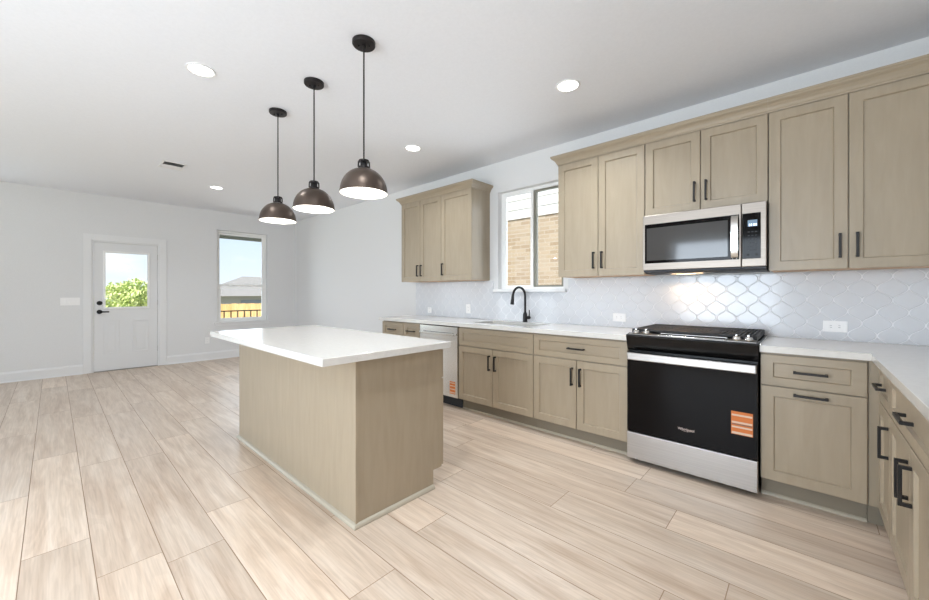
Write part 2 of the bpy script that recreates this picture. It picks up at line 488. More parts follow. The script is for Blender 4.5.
# ------------------------------------------------------------------ entry door
def build_door():
    d = structure('door_1', loc=(XF, -2.684, 0))
    xf = XF - 0.012   # front face of slab
    y0, y1 = -3.066, -2.302
    # jamb
    bm = bmesh.new()
    box(bm, XF - WT + .01, XF - .0005, FD[0], y0 - .004, 0, 2.03); box(bm, XF - WT + .01, XF - .0005, y1 + .004, FD[1], 0, 2.03)
    box(bm, XF - WT + .01, XF - .0005, y0 - .004, y1 + .004, 2.016, 2.03)
    obj('door_jamb', bm, M['trim'], d)
    ly0, ly1, lz0, lz1 = -2.965, -2.405, 0.975, 1.885
    bm = bmesh.new()
    xb = xf - .044
    for a, b, lo, hi in ((y0, ly0, .012, 2.012), (ly1, y1, .012, 2.012), (ly0, ly1, .012, lz0), (ly0, ly1, lz1, 2.012)):
        box(bm, xb, xf, a, b, lo, hi)
    # two raised lower panels
    for a, b in ((-2.962, -2.775), (-2.620, -2.420)):
        lo, hi = .27, .79
        box(bm, xf - .001, xf + .007, a, b, lo, lo + .018, bev=.002); box(bm, xf - .001, xf + .007, a, b, hi - .018, hi, bev=.002)
        box(bm, xf - .001, xf + .007, a, a + .018, lo + .018, hi - .018, bev=.002); box(bm, xf - .001, xf + .007, b - .018, b, lo + .018, hi - .018, bev=.002)
        box(bm, xf - .001, xf + .005, a + .045, b - .045, lo + .045, hi - .045, bev=.002)
    obj('door_slab', bm, M['door_white'], d)
    bm = bmesh.new()
    fw = .028
    for a, b, lo, hi in ((ly0, ly0 + fw, lz0, lz1), (ly1 - fw, ly1, lz0, lz1), (ly0 + fw, ly1 - fw, lz0, lz0 + fw), (ly0 + fw, ly1 - fw, lz1 - fw, lz1)):
        box(bm, xf - .03, xf + .012, a, b, lo, hi, bev=.004)
    obj('lite_frame', bm, M['vinyl'], d)
    obj('pane', B(xf - .022, xf - .018, ly0 + fw, ly1 - fw, lz0 + fw, lz1 - fw), M['glass'], d)
    obj('threshold', B(XF - WT, XF - .002, FD[0], FD[1], 0.0005, .011), M['steel'], d)
    # hardware
    def disc(yc, zc, r, x0, x1, name, par):
        bm = bmesh.new()
        rings = [[(x, yc + rr * math.cos(2 * math.pi * i / 28), zc + rr * math.sin(2 * math.pi * i / 28)) for i in range(28)] for x, rr in ((x0, r), (x0 + (x1 - x0) * .6, r), (x1, r * .8))]
        loft(bm, rings)
        return obj(name, bm, M['black'], par, smooth=True)
    disc(-3.005, 1.068, .033, xf, xf + .02, 'deadbolt', d)
    h = disc(-3.005, .932, .033, xf, xf + .016, 'lever_handle', d)
    bm = bmesh.new()
    tube(bm, [(xf + .014, -3.005, .932), (xf + .045, -3.005, .932), (xf + .052, -2.985, .932), (xf + .052, -2.90, .930)], .010, 12)
    obj('lever', bm, M['black'], h, smooth=True)
    for z in (.25, 1.02, 1.78):
        obj('hinge', B(xf - .002, xf + .006, y1 - .001, y1 + .003, z, z + .09), M['steel'], d)
build_door()

# ------------------------------------------------------------------ windows
def build_far_window():
    w = structure('window_1', loc=(XF, -1.0, .668))
    y0, y1, z0, z1 = FW
    xo = XF - .135; xi = XF - .075
    bm = bmesh.new()
    f = .038
    for a, b, lo, hi in ((y0, y0 + f, z0, z1), (y1 - f, y1, z0, z1), (y0 + f, y1 - f, z0, z0 + f), (y0 + f, y1 - f, z1 - f, z1)):
        box(bm, xo, xi, a, b, lo, hi)
    obj('window_frame', bm, M['vinyl'], w)
    zm = 1.365
    def sash(name, lo, hi, x0, x1, st):
        bm = bmesh.new()
        a, b = y0 + f, y1 - f
        for p, q, l_, h_ in ((a, a + st, lo, hi), (b - st, b, lo, hi), (a + st, b - st, lo, lo + st), (a + st, b - st, hi - st, hi)):
            box(bm, x0, x1, p, q, l_, h_)
        s = obj(name, bm, M['vinyl'], w)
        xm = (x0 + x1) / 2
        obj('pane', B(xm - .002, xm + .002, a + st, b - st, lo + st, hi - st), M['glass'], s)
    sash('upper_sash', zm - .02, z1 - f, xo + .005, xo + .028, .030)
    sash('lower_sash', z0 + f, zm + .024, xo + .03, xi - .004, .042)
    bm = bmesh.new()
    box(bm, XF - .072, XF - .0005, y0 + .001, y1 - .001, z0 + .0005, z0 + .012)
    box(bm, XF + .0005, XF + .035, y0 - .05, y1 + .05, z0 - .012, z0 + .012, bev=.004)
    box(bm, XF + .0005, XF + .014, y0 - .03, y1 + .03, z0 - .06, z0 - .013, bev=.002)
    obj('window_sill', bm, M['trim'], w)
build_far_window()

def build_kitchen_window():
    w = structure('window_2', loc=(-1.27, 0, 1.262))
    x0, x1, z0, z1 = KW
    ya, yb = .075, .135
    f = .045
    bm = bmesh.new()
    for a, b, lo, hi in ((x0, x0 + f, z0, z1), (x1 - f, x1, z0, z1), (x0 + f, x1 - f, z0, z0 + .03), (x0 + f, x1 - f, z1 - f, z1)):
        box(bm, a, b, ya, yb, lo, hi)
    obj('window_frame', bm, M['vinyl'], w)
    xm = -1.262
    def sash(name, a, b, y0, y1, st, m, stl=None):
        lo, hi = z0 + .03, z1 - f
        stl = stl or st
        bm = bmesh.new()
        for p, q, l_, h_ in ((a, a + st, lo, hi), (b - stl, b, lo, hi), (a + st, b - stl, lo, lo + .02), (a + st, b - stl, hi - st * .7, hi)):
            box(bm, p, q, y0, y1, l_, h_)
        s = obj(name, bm, m, w)
        ym = (y0 + y1) / 2
        obj('pane', B(a + st, b - stl, ym - .002, ym + .002, lo + .02, hi - st * .7), M['glass'], s)
    sash('sliding_sash', x0 + f, xm + .004, ya + .003, ya + .026, .03, M['vinyl'], .034)
    sash('fixed_sash', xm + .006, x1 - f, ya + .016, ya + .050, .034, M['sash'])
    bm = bmesh.new()
    box(bm, x0 + .001, x1 - .001, .0005, ya - .001, z0 + .0005, z0 + .008)
    box(bm, x0 - .03, x1 + .03, -.045, -.0005, z0 - .026, z0 + .008, bev=.004)
    obj('window_sill', bm, M['trim'], w)
    bm = bmesh.new()
    c = .012
    box(bm, x0 - .001, x0 + c, .001, ya - .001, z0 + .009, z1 - .001)
    box(bm, x1 - c, x1 + .001, .001, ya - .001, z0 + .009, z1 - .001)
    box(bm, x0 + c, x1 - c, .001, ya - .001, z1 - c, z1 - .001)
    obj('window_liner', bm, M['trim'], w)
build_kitchen_window()

# backsplash
bm = bmesh.new()
for a, b, lo, hi in ((-3.137, -1.745, .9145, 1.3655), (-1.745, -.795, .9145, 1.234), (-.795, 1.86, .9145, 1.3655), (.002, .76, .80, .9145)):
    box(bm, a, b, -.0095, -.0005, lo, hi)
o = structure('trim_2', bm, M['tile'])

# ------------------------------------------------------------------ cabinet parts
def place(o_):
    """maps (s, d, z): s along the run, d outward from the face plane"""
    k, at = o_
    return {'-y': lambda s, d, z: (s, at - d, z), '-x': lambda s, d, z: (at - d, s, z), '+y': lambda s, d, z: (s, at + d, z)}[k]

def shaker_bm(face, s0, s1, z0, z1, stile=.057, rec=.011, th=.019, rail=None):
    T = place(face); rail = rail or stile
    bm = bmesh.new()
    def ring(ins, insz, d):
        return [T(s0 + ins, d, z0 + insz), T(s1 - ins, d, z0 + insz), T(s1 - ins, d, z1 - insz), T(s0 + ins, d, z1 - insz)]
    rings = [ring(0, 0, .0005), ring(0, 0, th - .0015), ring(.0015, .0015, th), ring(stile, rail, th), ring(stile + .005, rail + .005, th - rec)]
    loft(bm, rings, True, True)
    return bm

def pull_bm(face, s, z, length=.144, vertical=True, off=.019):
    """square bar pull centred at (s, z) on a door front"""
    T = place(face)
    bm = bmesh.new(); w = .0064; so = .034
    def bx(sa, sb, da, db, za, zb):
        p, q = T(sa, da, za), T(sb, db, zb)
        box(bm, p[0], q[0], p[1], q[1], p[2], q[2], bev=.0012)
    h = length / 2
    if vertical:
        bx(s - w, s + w, off + so - .011, off + so, z - h, z + h)
        for k in (-1, 1): bx(s - w, s + w, off + .0003, off + so - .0105, z + k * (h - w) - w, z + k * (h - w) + w)
    else:
        bx(s - h, s + h, off + so - .011, off + so, z - w, z + w)
        for k in (-1, 1): bx(s + k * (h - w) - w, s + k * (h - w) + w, off + .0003, off + so - .0105, z - w, z + w)
    return bm

def door(root, face, s0, s1, z0, z1, hs=None, hz=None, vertical=True, name='door', **kw):
    dr = obj(name, shaker_bm(face, s0, s1, z0, z1, **kw), M['cab'] if name == 'door' else M['cab_h'], root)
    if hs is not None:
        obj('handle', pull_bm(face, hs, hz, vertical=vertical), M['black'], dr)
    return dr

BY = -.611           # base box face;  door face -.631
UY = -.311           # upper box face; door face -.330
GZ = .0015
def base_cabinet(label, x0, x1, fronts, open_top=False, group='base cabinets along the range wall'):
    r = thing('base_cabinet', label, 'cabinet', ((x0 + x1) / 2, -.3, 0), group)
    bm = bmesh.new()
    if open_top:
        for q in (x0 + .0005, x1 - .0185): box(bm, q, q + .018, BY, -.003, .115, .874)
        box(bm, x0 + .0185, x1 - .0185, BY, -.003, .115, .133); box(bm, x0 + .0185, x1 - .0185, -.012, -.003, .133, .874)
        box(bm, x0 + .0185, x1 - .0185, BY, BY + .018, .133, .874)
    else:
        box(bm, x0 + .0005, x1 - .0005, BY, -.003, .115, .874)
    obj('carcass', bm, M['cab'], r)
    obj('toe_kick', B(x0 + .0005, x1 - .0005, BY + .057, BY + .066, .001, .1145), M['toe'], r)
    bm = bmesh.new()
    y = BY + .057
    loft(bm, [[(t, p, q) for p, q in ((y - .0002, .001), (y - .013, .001), (y - .012, .009), (y - .007, .015), (y - .0002, .018))] for t in (x0 + .001, x1 - .001)])
    obj('shoe_moulding', bm, M['shoe'], r)
    for f in fronts: f(r)
    return r

F = ('-y', BY)
g = .0027
ZD0, ZD1, ZR0, ZR1 = .122, .676, .684, .862
def drawer(s0, s1, pull=True, face=F, rail=.045):
    return lambda r: door(r, face, s0 + g, s1 - g, ZR0, ZR1, (s0 + s1) / 2 if pull else None, (ZR0 + ZR1) / 2, False, 'drawer_front' if pull else 'false_drawer_front', rail=rail)
def dr(s0, s1, side, face=F, hz=.545):
    hs = {'l': s0 + .036, 'r': s1 - .036, None: None}[side]
    return lambda r: door(r, face, s0 + g, s1 - g, ZD0, ZD1, hs, hz)

base_cabinet('taupe base cabinet with one drawer at the far left end of the range wall', -3.07, -2.637,
             [drawer(-3.07, -2.637), dr(-3.07, -2.637, 'r')])
base_cabinet('narrow taupe base cabinet with one small drawer, right beside the dishwasher', -2.637, -2.338,
             [drawer(-2.637, -2.338), dr(-2.637, -2.338, 'l')])
base_cabinet('taupe sink base cabinet with blank false drawer front, under the black faucet', -1.722, -.814,
             [drawer(-1.722, -.814, False), dr(-1.722, -1.268, 'r'), dr(-1.268, -.814, 'l')], open_top=True)
base_cabinet('taupe two-door base cabinet with one wide drawer, just left of the range', -.814, -.003,
             [drawer(-.814, -.003), dr(-.814, -.4085, 'r'), dr(-.4085, -.003, 'l')])
def trash_front(r):
    door(r, F, .768 + g, 1.208 - g, ZD0, ZD1, .988, .6435, False)
r = base_cabinet('taupe base cabinet right of the range with a horizontal pull on its single door', .766, 1.2105,
             [drawer(.766, 1.208), trash_front])
obj('corner_filler', B(1.2115, 1.2625, BY, -.59, .115, .874), M['cab'], r)
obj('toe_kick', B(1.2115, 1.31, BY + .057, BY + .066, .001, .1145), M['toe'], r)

# dishwasher
def build_dishwasher():
    x0, x1 = -2.333, -1.727
    r = thing('dishwasher', 'stainless steel dishwasher with bar handle and orange sticker beside the sink cabinet', 'dishwasher', ((x0 + x1) / 2, -.3, 0))
    obj('tub', B(x0, x1, -.585, -.01, .10, .868), M['rubber'], r)
    d = obj('door', B(x0 + .003, x1 - .003, -.634, -.586, .118, .866, bev=.004), M['steel_bright'], r)
    bm = bmesh.new()
    box(bm, x0 + .03, x1 - .03, -.672, -.655, .772, .798, bev=.005)
    for k in (x0 + .04, x1 - .055): box(bm, k, k + .015, -.656, -.6345, .776, .794)
    obj('handle', bm, M['steel_bright'], d)
    bm = bmesh.new()
    st = obj('sticker', B(-1.845, -1.765, -.6352, -.6342, .155, .285), M['orange'], d, label='orange and white striped sticker')
    for z in (.165, .2, .235, .265):
        obj('sticker_stripe', B(-1.842, -1.768, -.6357, -.6353, z, z + .010), M['label_white'], st)
    obj('toe_kick', B(x0, x1, -.560, -.552, .004, .112), M['navy'], r)
build_dishwasher()

# uppers
U0, U1 = 1.372, 2.402
def upper_cabinet(label, x0, x1, z0, doors, group='wall cabinets along the range wall', side=None):
    r = thing('wall_cabinet', label, 'cabinet', ((x0 + x1) / 2, -.16, z0), group)
    obj('carcass', B(x0 + .0005, x1 - .0005, UY, -.003, z0 + .004, 2.43), M['cab'], r)
    obj('underside', B(x0 + .012, x1 - .012, UY + .004, -.012, z0 + .001, z0 + .0035), M['cab_under'], r, label='natural wood underside')
    FU = ('-y', UY)
    for s0, s1, side_ in doors:
        hs = {'l': s0 + .036, 'r': s1 - .036}[side_]
        door(r, FU, s0 + g, s1 - g, z0, U1, hs, z0 + .136 if z0 < 1.5 else z0 + .135)
    return r
def crown(r, x0, x1, left, right):
    prof = [(.000, 2.404), (.003, 2.404), (.004, 2.414), (.010, 2.420), (.016, 2.434), (.028, 2.450), (.044, 2.462), (.048, 2.470), (.052, 2.472), (.052, 2.486), (.000, 2.486)]
    yf = UY - .019
    path = []
    rings = []
    def ringat(fn): return [fn(o_, z) for o_, z in prof]
    if left: rings.append(ringat(lambda o_, z: (x0 - o_, -.003, z)))
    rings.append(ringat((lambda o_, z: (x0 - o_, yf - o_, z)) if left else (lambda o_, z: (x0, yf - o_, z))))
    rings.append(ringat((lambda o_, z: (x1 + o_, yf - o_, z)) if right else (lambda o_, z: (x1, yf - o_, z))))
    if right: rings.append(ringat(lambda o_, z: (x1 + o_, -.003, z)))
    bm = bmesh.new(); loft(bm, rings)
    obj('crown_moulding', bm, M['cab_h'], r)

r = upper_cabinet('taupe three-door wall cabinet standing alone left of the kitchen window', -3.06, -1.802, U0,
                  [(-3.06, -2.68, 'r'), (-2.68, -2.295, 'l'), (-2.295, -1.802, 'l')], group=None)
crown(r, -3.06, -1.802, True, True)
r = upper_cabinet('tall taupe two-door wall cabinet between the kitchen window and the microwave', -.735, .024, U0,
                  [(-.735, -.355, 'r'), (-.355, .024, 'l')])
crown(r, -.735, .0237, True, False)
r = upper_cabinet('short taupe two-door wall cabinet directly above the microwave', .025, .785, 1.829,
                  [(.025, .403, 'r'), (.403, .785, 'l')])
crown(r, .0243, .7847, False, False)
r = upper_cabinet('tall taupe two-door wall cabinet right of the microwave, at the right edge', .786, 1.53, U0,
                  [(.786, 1.154, 'r'), (1.154, 1.522, 'l')])
crown(r, .7853, 1.872, False, False)
obj('filler_panel', B(1.531, 1.872, UY - .0185, -.003, U0, 2.43), M['cab'], r)

# right-hand run (faces -x)
RX = 1.264          # box face, door face 1.245
FR = ('-x', RX)
def side_cabinet(label, y0, y1, fronts):
    r = thing('base_cabinet', label, 'cabinet', (1.56, (y0 + y1) / 2, 0), 'base cabinets along the right-hand counter')
    obj('carcass', B(RX, 1.872, y0 + .0005, y1 - .0005, .115, .874), M['cab'], r)
    obj('toe_kick', B(RX + .057, RX + .066, y0 + .0005, y1 - .0005, .001, .1145), M['toe'], r)
    for f in fronts: f(r)
    return r
side_cabinet('narrow taupe cabinet in the corner of the right-hand counter, one drawer over one door', -.985, -.612,
             [drawer(-.985, -.64, True, FR), dr(-.985, -.64, 'l', FR)])
side_cabinet('taupe cabinet at the right edge with one wide drawer over a pair of doors', -1.87, -.986,
             [drawer(-1.87, -.986, True, FR), dr(-1.43, -.986, 'l', FR), dr(-1.87, -1.43, 'r', FR)])

# ------------------------------------------------------------------ worktops
CZ0, CZ1, CF = .8765, .914, -.652
def slab_poly(bm, pts, z0=CZ0, z1=CZ1, bev=.003):
    n = len(pts)
    lo = [bm.verts.new((x, y, z0)) for x, y in pts]; hi = [bm.verts.new((x, y, z1)) for x, y in pts]
    for i in range(n): bm.faces.new((lo[i], lo[(i + 1) % n], hi[(i + 1) % n], hi[i]))
    bm.faces.new(hi); bm.faces.new(lo[::-1])
    es = [ed for ed in bm.edges if all(abs(v.co.z - z1) < 1e-6 for v in ed.verts)]
    bmesh.ops.bevel(bm, geom=es, offset=bev, segments=2, affect='EDGES', profile=.5)
# left piece with a sink cut-out
SX0, SX1, SY0, SY1 = -1.645, -.905, -.500, -.135
def sink_worktop():
    bm = bmesh.new()
    xs = [-3.118, SX0, SX1, -.002]; ys = [CF, SY0, SY1, -.002]
    for z in (CZ0, CZ1):
        vv = {(i, j): bm.verts.new((x, y, z)) for i, x in enumerate(xs) for j, y in enumerate(ys)}
        for i in range(3):
            for j in range(3):
                if (i, j) == (1, 1): continue
                bm.faces.new((vv[i, j], vv[i + 1, j], vv[i + 1, j + 1], vv[i, j + 1]))
        if z == CZ0: low = vv
        else: top = vv
    outer = [(0, 0), (1, 0), (2, 0), (3, 0), (3, 1), (3, 2), (3, 3), (2, 3), (1, 3), (0, 3), (0, 2), (0, 1)]
    inner = [(1, 1), (2, 1), (2, 2), (1, 2)]
    for lp in (outer, inner):
        for a, b in zip(lp, lp[1:] + lp[:1]):
            bm.faces.new((low[a], low[b], top[b], top[a]))
    return bm
wt = obj('worktop', sink_worktop(), M['quartz'])
tag(wt, 'white quartz worktop holding the sink and black faucet, left of the range', 'worktop')
bm = bmesh.new()
slab_poly(bm, [(.765, -.002), (.765, CF), (1.219, CF), (1.219, -2.62), (1.873, -2.62), (1.873, -.002)])
tag(obj('worktop', bm, M['quartz']), 'white quartz L-shaped corner worktop running along the right edge', 'worktop')
# undermount sink
def build_sink():
    r = thing('kitchen_sink', 'stainless undermount sink set into the worktop below the kitchen window', 'sink', ((SX0 + SX1) / 2, (SY0 + SY1) / 2, .69))
    bm = bmesh.new()
    e_ = .006
    def rg(ins, z): return [(SX0 - e_ + ins, SY0 - e_ + ins, z), (SX1 + e_ - ins, SY0 - e_ + ins, z), (SX1 + e_ - ins, SY1 + e_ - ins, z), (SX0 - e_ + ins, SY1 + e_ - ins, z)]
    rings = [rg(-.012, .8735), rg(0, .8735), rg(.004, .72), rg(.02, .70)]
    loft(bm, rings, True, False)
    v = [bm.verts.new(p) for p in rg(.02, .70)]; bm.faces.new(v)
    bmesh.ops.remove_doubles(bm, verts=bm.verts, dist=1e-5)
    s_ = bmesh.ops.solidify(bm, geom=bm.faces[:], thickness=-.0015)
    obj('basin', bm, M['steel'], r)
    bm = bmesh.new(); lathe(bm, -1.275, -.3, [(.045, .7017), (.045, .7035), (.03, .7035), (.028, .7018)], 28)
    obj('drain', bm, M['steel_bright'], r, smooth=True)
build_sink()
def build_faucet():
    fx, fy = -1.253, -.088
    r = thing('kitchen_faucet', 'tall matte black gooseneck pull-down faucet behind the sink', 'faucet', (fx, fy, .914))
    bm = bmesh.new(); lathe(bm, fx, fy, [(.029, .9145), (.029, .920), (.024, .925), (.022, 1.0), (.0165, 1.012), (.0155, 1.02)], 24)
    obj('body', bm, M['black'], r, smooth=True)
    bm = bmesh.new()
    pts = [(fx, fy, 1.0), (fx, fy, 1.10), (fx, fy, 1.19)]
    R = .085
    dx, dy = -.25, -.97
    for i in range(1, 13):
        a = math.pi * i / 12 * .97
        o_ = R * (1 - math.cos(a)); pts.append((fx + dx * o_, fy + dy * o_, 1.19 + R * math.sin(a) * 1.12))
    tube(bm, pts, .0125, 14)
    obj('spout', bm, M['black'], r, smooth=True)
    p = Vector(pts[-1])
    bm = bmesh.new()
    tube(bm, [p + Vector((0, 0, .01)), p + Vector((dx * .004, dy * .004, -.03)), p + Vector((dx * .01, dy * .01, -.085)), p + Vector((dx * .011, dy * .011, -.095))], .017, 14, [.0135, .0165, .020, .018])
    obj('spray_head', bm, M['black'], r, smooth=True)
    bm = bmesh.new(); tube(bm, [(fx + .018, fy, .965), (fx + .050, fy - .004, .965), (fx + .062, fy - .005, .966)], .016, 14, [.016, .0165, .014])
    h = obj('handle', bm, M['black'], r, smooth=True)
    bm = bmesh.new(); tube(bm, [(fx + .052, fy - .004, .970), (fx + .056, fy - .006, 1.0), (fx + .060, fy - .012, 1.045)], .006, 10, [.0075, .006, .0055])
    obj('lever', bm, M['black'], h, smooth=True)
build_faucet()

# ------------------------------------------------------------------ range
def build_range():
    x0, x1 = .004, .758
    xm = (x0 + x1) / 2
    r = thing('gas_range', 'stainless and black slide-in range with glass oven door and orange label', 'range', (xm, -.33, 0))
    obj('body', B(x0 + .002, x1 - .002, -.634, -.02, .045, .912), M['enamel'], r)
    for fx in (x0 + .05, x1 - .05):
        for fy in (-.58, -.08):
            bm = bmesh.new(); lathe(bm, fx, fy, [(.018, .001), (.018, .046)], 12); obj('foot', bm, M['rubber'], r)
    obj('toe_panel', B(x0 + .01, x1 - .01, -.60, -.596, .012, .045), M['rubber'], r)
    d = obj('storage_drawer', B(x0, x1, -.672, -.635, .034, .222, bev=.004), M['steel'], r)
    od = obj('oven_door', B(x0, x1, -.668, -.635, .228, .803, bev=.003), M['enamel'], r)
    gl = obj('glass_panel', B(x0 + .006, x1 - .006, -.6715, -.6684, .232, .74, bev=.001), M['blackglass'], od)
    obj('oven_window', B(x0 + .09, x1 - .09, -.6722, -.6716, .36, .70), M['blackglass'], gl)
    bm = bmesh.new()
    box(bm, x0 + .016, x1 - .002, -.722, -.704, .750, .802, bev=.006)
    for hx in (x0 + .02, x1 - .026): box(bm, hx, hx + .02, -.705, -.6685, .756, .796, bev=.002)
    obj('door_handle', bm, M['steel'], od)
    # orange label
    lb = obj('energy_label', B(.628, .735, -.6732, -.6724, .362, .502), M['orange'], od, label='orange label with pale printed lines')
    for z0, z1, m in ((.365, .378, 'label_white'), (.402, .412, 'label_white'), (.421, .427, 'label_grey'), (.430, .441, 'label_white'), (.474, .485, 'label_white')):
        obj('label_stripe', B(.631, .732, -.6736, -.6733, z0, z1), M[m], lb)
    # maker's word mark
    cu = bpy.data.curves.new('logo', 'FONT'); cu.body = 'Whirlpool'; cu.size = .023; cu.extrude = .0004; cu.align_x = 'CENTER'; cu.align_y = 'CENTER'
    tmp = bpy.data.objects.new('tmp', cu); COL.objects.link(tmp)
    me = bpy.data.meshes.new_from_object(tmp); bpy.data.objects.remove(tmp)
    lg = bpy.data.objects.new('logo', me); COL.objects.link(lg); me.materials.append(M['logo'])
    lg.parent = od; lg.location = Vector((.383, -.6723, .3225)) - r.location; lg.rotation_euler = (HP, 0, 0)
    bm = bmesh.new()   # swoosh around the word
    pts = [(.383 + 0.030 * math.cos(a), -.6722, .3215 + .0115 * math.sin(a)) for a in [math.radians(200 + 7 * k) for k in range(28)]]
    tube(bm, pts, .0004, 6)
    obj('logo_ring', bm, M['logo'], od)
    # control fascia
    bm = bmesh.new()
    prism(bm, [(-.600, .815), (-.640, .812), (-.652, .822), (-.676, .895), (-.682, .915), (-.678, .926), (-.600, .934)], 'x', x0 - .003, x1 + .002)
    cf = obj('control_fascia', bm, M['enamel'], r)
    bm = bmesh.new()
    prism(bm, [(-.604, .9345), (-.672, .9275), (-.672, .9290), (-.604, .9375)], 'x', x0 + .012, x1 - .008)
    obj('control_deck', bm, M['steel'], cf)
    bm = bmesh.new()
    prism(bm, [(-.613, .9378), (-.664, .9308), (-.664, .9322), (-.613, .9392)], 'x', .222, .592)
    obj('touch_panel', bm, M['blackglass'], cf)
    bm = bmesh.new()
    tube(bm, [(.215, -.668, .933), (.600, -.668, .933), (.606, -.640, .937), (.600, -.610, .9415), (.215, -.610, .9415)], .0035, 8)
    obj('panel_trim', bm, M['steel_bright'], cf, smooth=True)
    for kx in (.060, .128, .652, .712):
        ky, kz = -.640, .9345
        bm = bmesh.new(); lathe(bm, kx, ky, [(.023, kz), (.024, kz + .006), (.020, kz + .013), (.0185, kz + .020), (.014, kz + .022)], 24)
        box(bm, kx - .006, kx + .006, ky - .018, ky + .018, kz + .021, kz + .036, bev=.002)
        obj('knob', bm, M['steel_bright'], cf, smooth=True)
    # cooktop and grates
    bm = bmesh.new()
    box(bm, x0 - .002, x1 + .006, -.600, -.012, .9146, .924, bev=.003)
    obj('cooktop', bm, M['enamel'], r)
    obj('side_trim', B(x1 + .0065, x1 + .0105, -.640, -.014, .9148, .9225), M['steel_bright'], r)
    for bx_, by_, rad in ((.15, -.16, .035), (.15, -.44, .045), (.38, -.30, .05), (.61, -.16, .04), (.61, -.44, .05)):
        bm = bmesh.new(); lathe(bm, bx_, by_, [(rad, .9243), (rad, .936), (rad * .8, .940), (rad * .75, .944), (.002, .945)], 24)
        obj('burner', bm, M['iron'], r, smooth=True)
    w3 = (x1 - x0 - .02) / 3
    for k in range(3):
        a, b = x0 + .01 + k * w3 + .001, x0 + .01 + (k + 1) * w3 - .001
        lo, hi, ya, yb = .948, .962, -.594, -.022
        bm = bmesh.new()
        for q in (a, b - .014): box(bm, q, q + .014, ya, yb, lo - .020, hi, bev=.003)
        for q in (ya, (ya + yb) / 2 - .007, yb - .014): box(bm, a + .014, b - .014, q, q + .014, lo, hi, bev=.003)
        n_ = 9
        for i in range(n_):
            q = a + .014 + (b - a - .028) * (i + .5) / n_
            box(bm, q - .0065, q + .0065, ya + .014, yb - .014, lo + .001, hi - .001, bev=.002)
        for q in (a + .003, b - .011):
            for yy in (ya + .004, yb - .012): box(bm, q, q + .008, yy, yy + .008, .9243, lo)
        obj('grate', bm, M['iron'], r)
build_range()

# ------------------------------------------------------------------ microwave
def build_microwave():
    x0, x1, z0, z1 = .028, .782, 1.384, 1.822
    yf = -.395
    r = thing('microwave', 'stainless over-the-range microwave with dark glass door and blue display', 'microwave', ((x0 + x1) / 2, -.2, z0))
    obj('body', B(x0 + .004, x1, -.362, -.012, z0 + .012, z1), M['rubber'], r)
    xs = .650
    d = obj('door', B(x0, xs - .001, yf, -.363, z0 + .016, z1, bev=.004), M['warm_steel'], r)
    obj('glass', B(x0 + .016, xs - .012, yf - .002, yf - .0003, 1.452, 1.752, bev=.0008), M['blackglass'], d)
    obj('viewing_window', B(x0 + .03, xs - .075, yf - .0026, yf - .0021, 1.474, 1.722), M['greyglass'], d)
    bm = bmesh.new()
    pts = []
    for i in range(11):
        t = -1 + 2 * i / 10
        pts.append((1.600 + .145 * t, yf - .004 - .030 * (1 - t ** 4) ** .5))
    outer = [(y - .006, z) for z, y in pts]; inner = [(min(y + .006, yf - .0021), z) for z, y in reversed(pts)]
    prism(bm, outer + inner, 'x', .596, .634)
    obj('handle', bm, M['steel_bright'], d, smooth=True)
    p = obj('control_panel', B(xs + .001, x1 - .001, yf, -.363, z0 + .016, z1, bev=.004), M['warm_steel'], r)
    kp = obj('keypad', B(xs + .005, .752, yf - .002, yf - .0003, 1.452, 1.752, bev=.0008), M['blackglass'], p)
    lc = obj('display', B(.684, .734, yf - .0028, yf - .0022, 1.664, 1.706), M['lcd'], kp)
    for i in range(4):
        q = .690 + i * .0105 + (.003 if i > 1 else 0)
        obj('display_digit', B(q, q + .007, yf - .0034, yf - .0029, 1.666, 1.682), M['lcd_digit'], lc)
    for row in range(6):
        for c in range(3):
            q = .684 + c * .019; zz = 1.625 - row * .024
            obj('key', B(q, q + .011, yf - .0026, yf - .0021, zz, zz + .006), M['rubber'], kp)
    for q in (.677, .722):
        bm = bmesh.new(); rings = [[(q + .008 + .008 * math.cos(2 * math.pi * i / 20), yy, 1.478 + .006 * math.sin(2 * math.pi * i / 20)) for i in range(20)] for yy in (yf - .0021, yf - .003)]
        loft(bm, rings); obj('key', bm, M['iron'], kp)
    # underside with grille and task light
    bm = bmesh.new()
    prism(bm, [(-.385, 1.398), (-.372, 1.386), (-.330, 1.376), (-.06, 1.376), (-.02, 1.396), (-.02, 1.3955), (-.362, 1.3985)], 'x', x0 + .008, x1 - .004)
    v = obj('vent_grille', bm, M['rubber'], r)
    obj('vent_lip', B(x0 + .006, x1 - .002, -.392, -.366, 1.3865, 1.3985, bev=.002), M['navy'], r)
    obj('light_lens', B(.215, .335, -.20, -.12, 1.3735, 1.3755), M['task'], r)
build_microwave()
light('microwave_task_light', 'AREA', (.275, -.13, 1.372), (math.radians(-25), 0, 0), 1.7, (1.0, .66, .38), .22, .08)

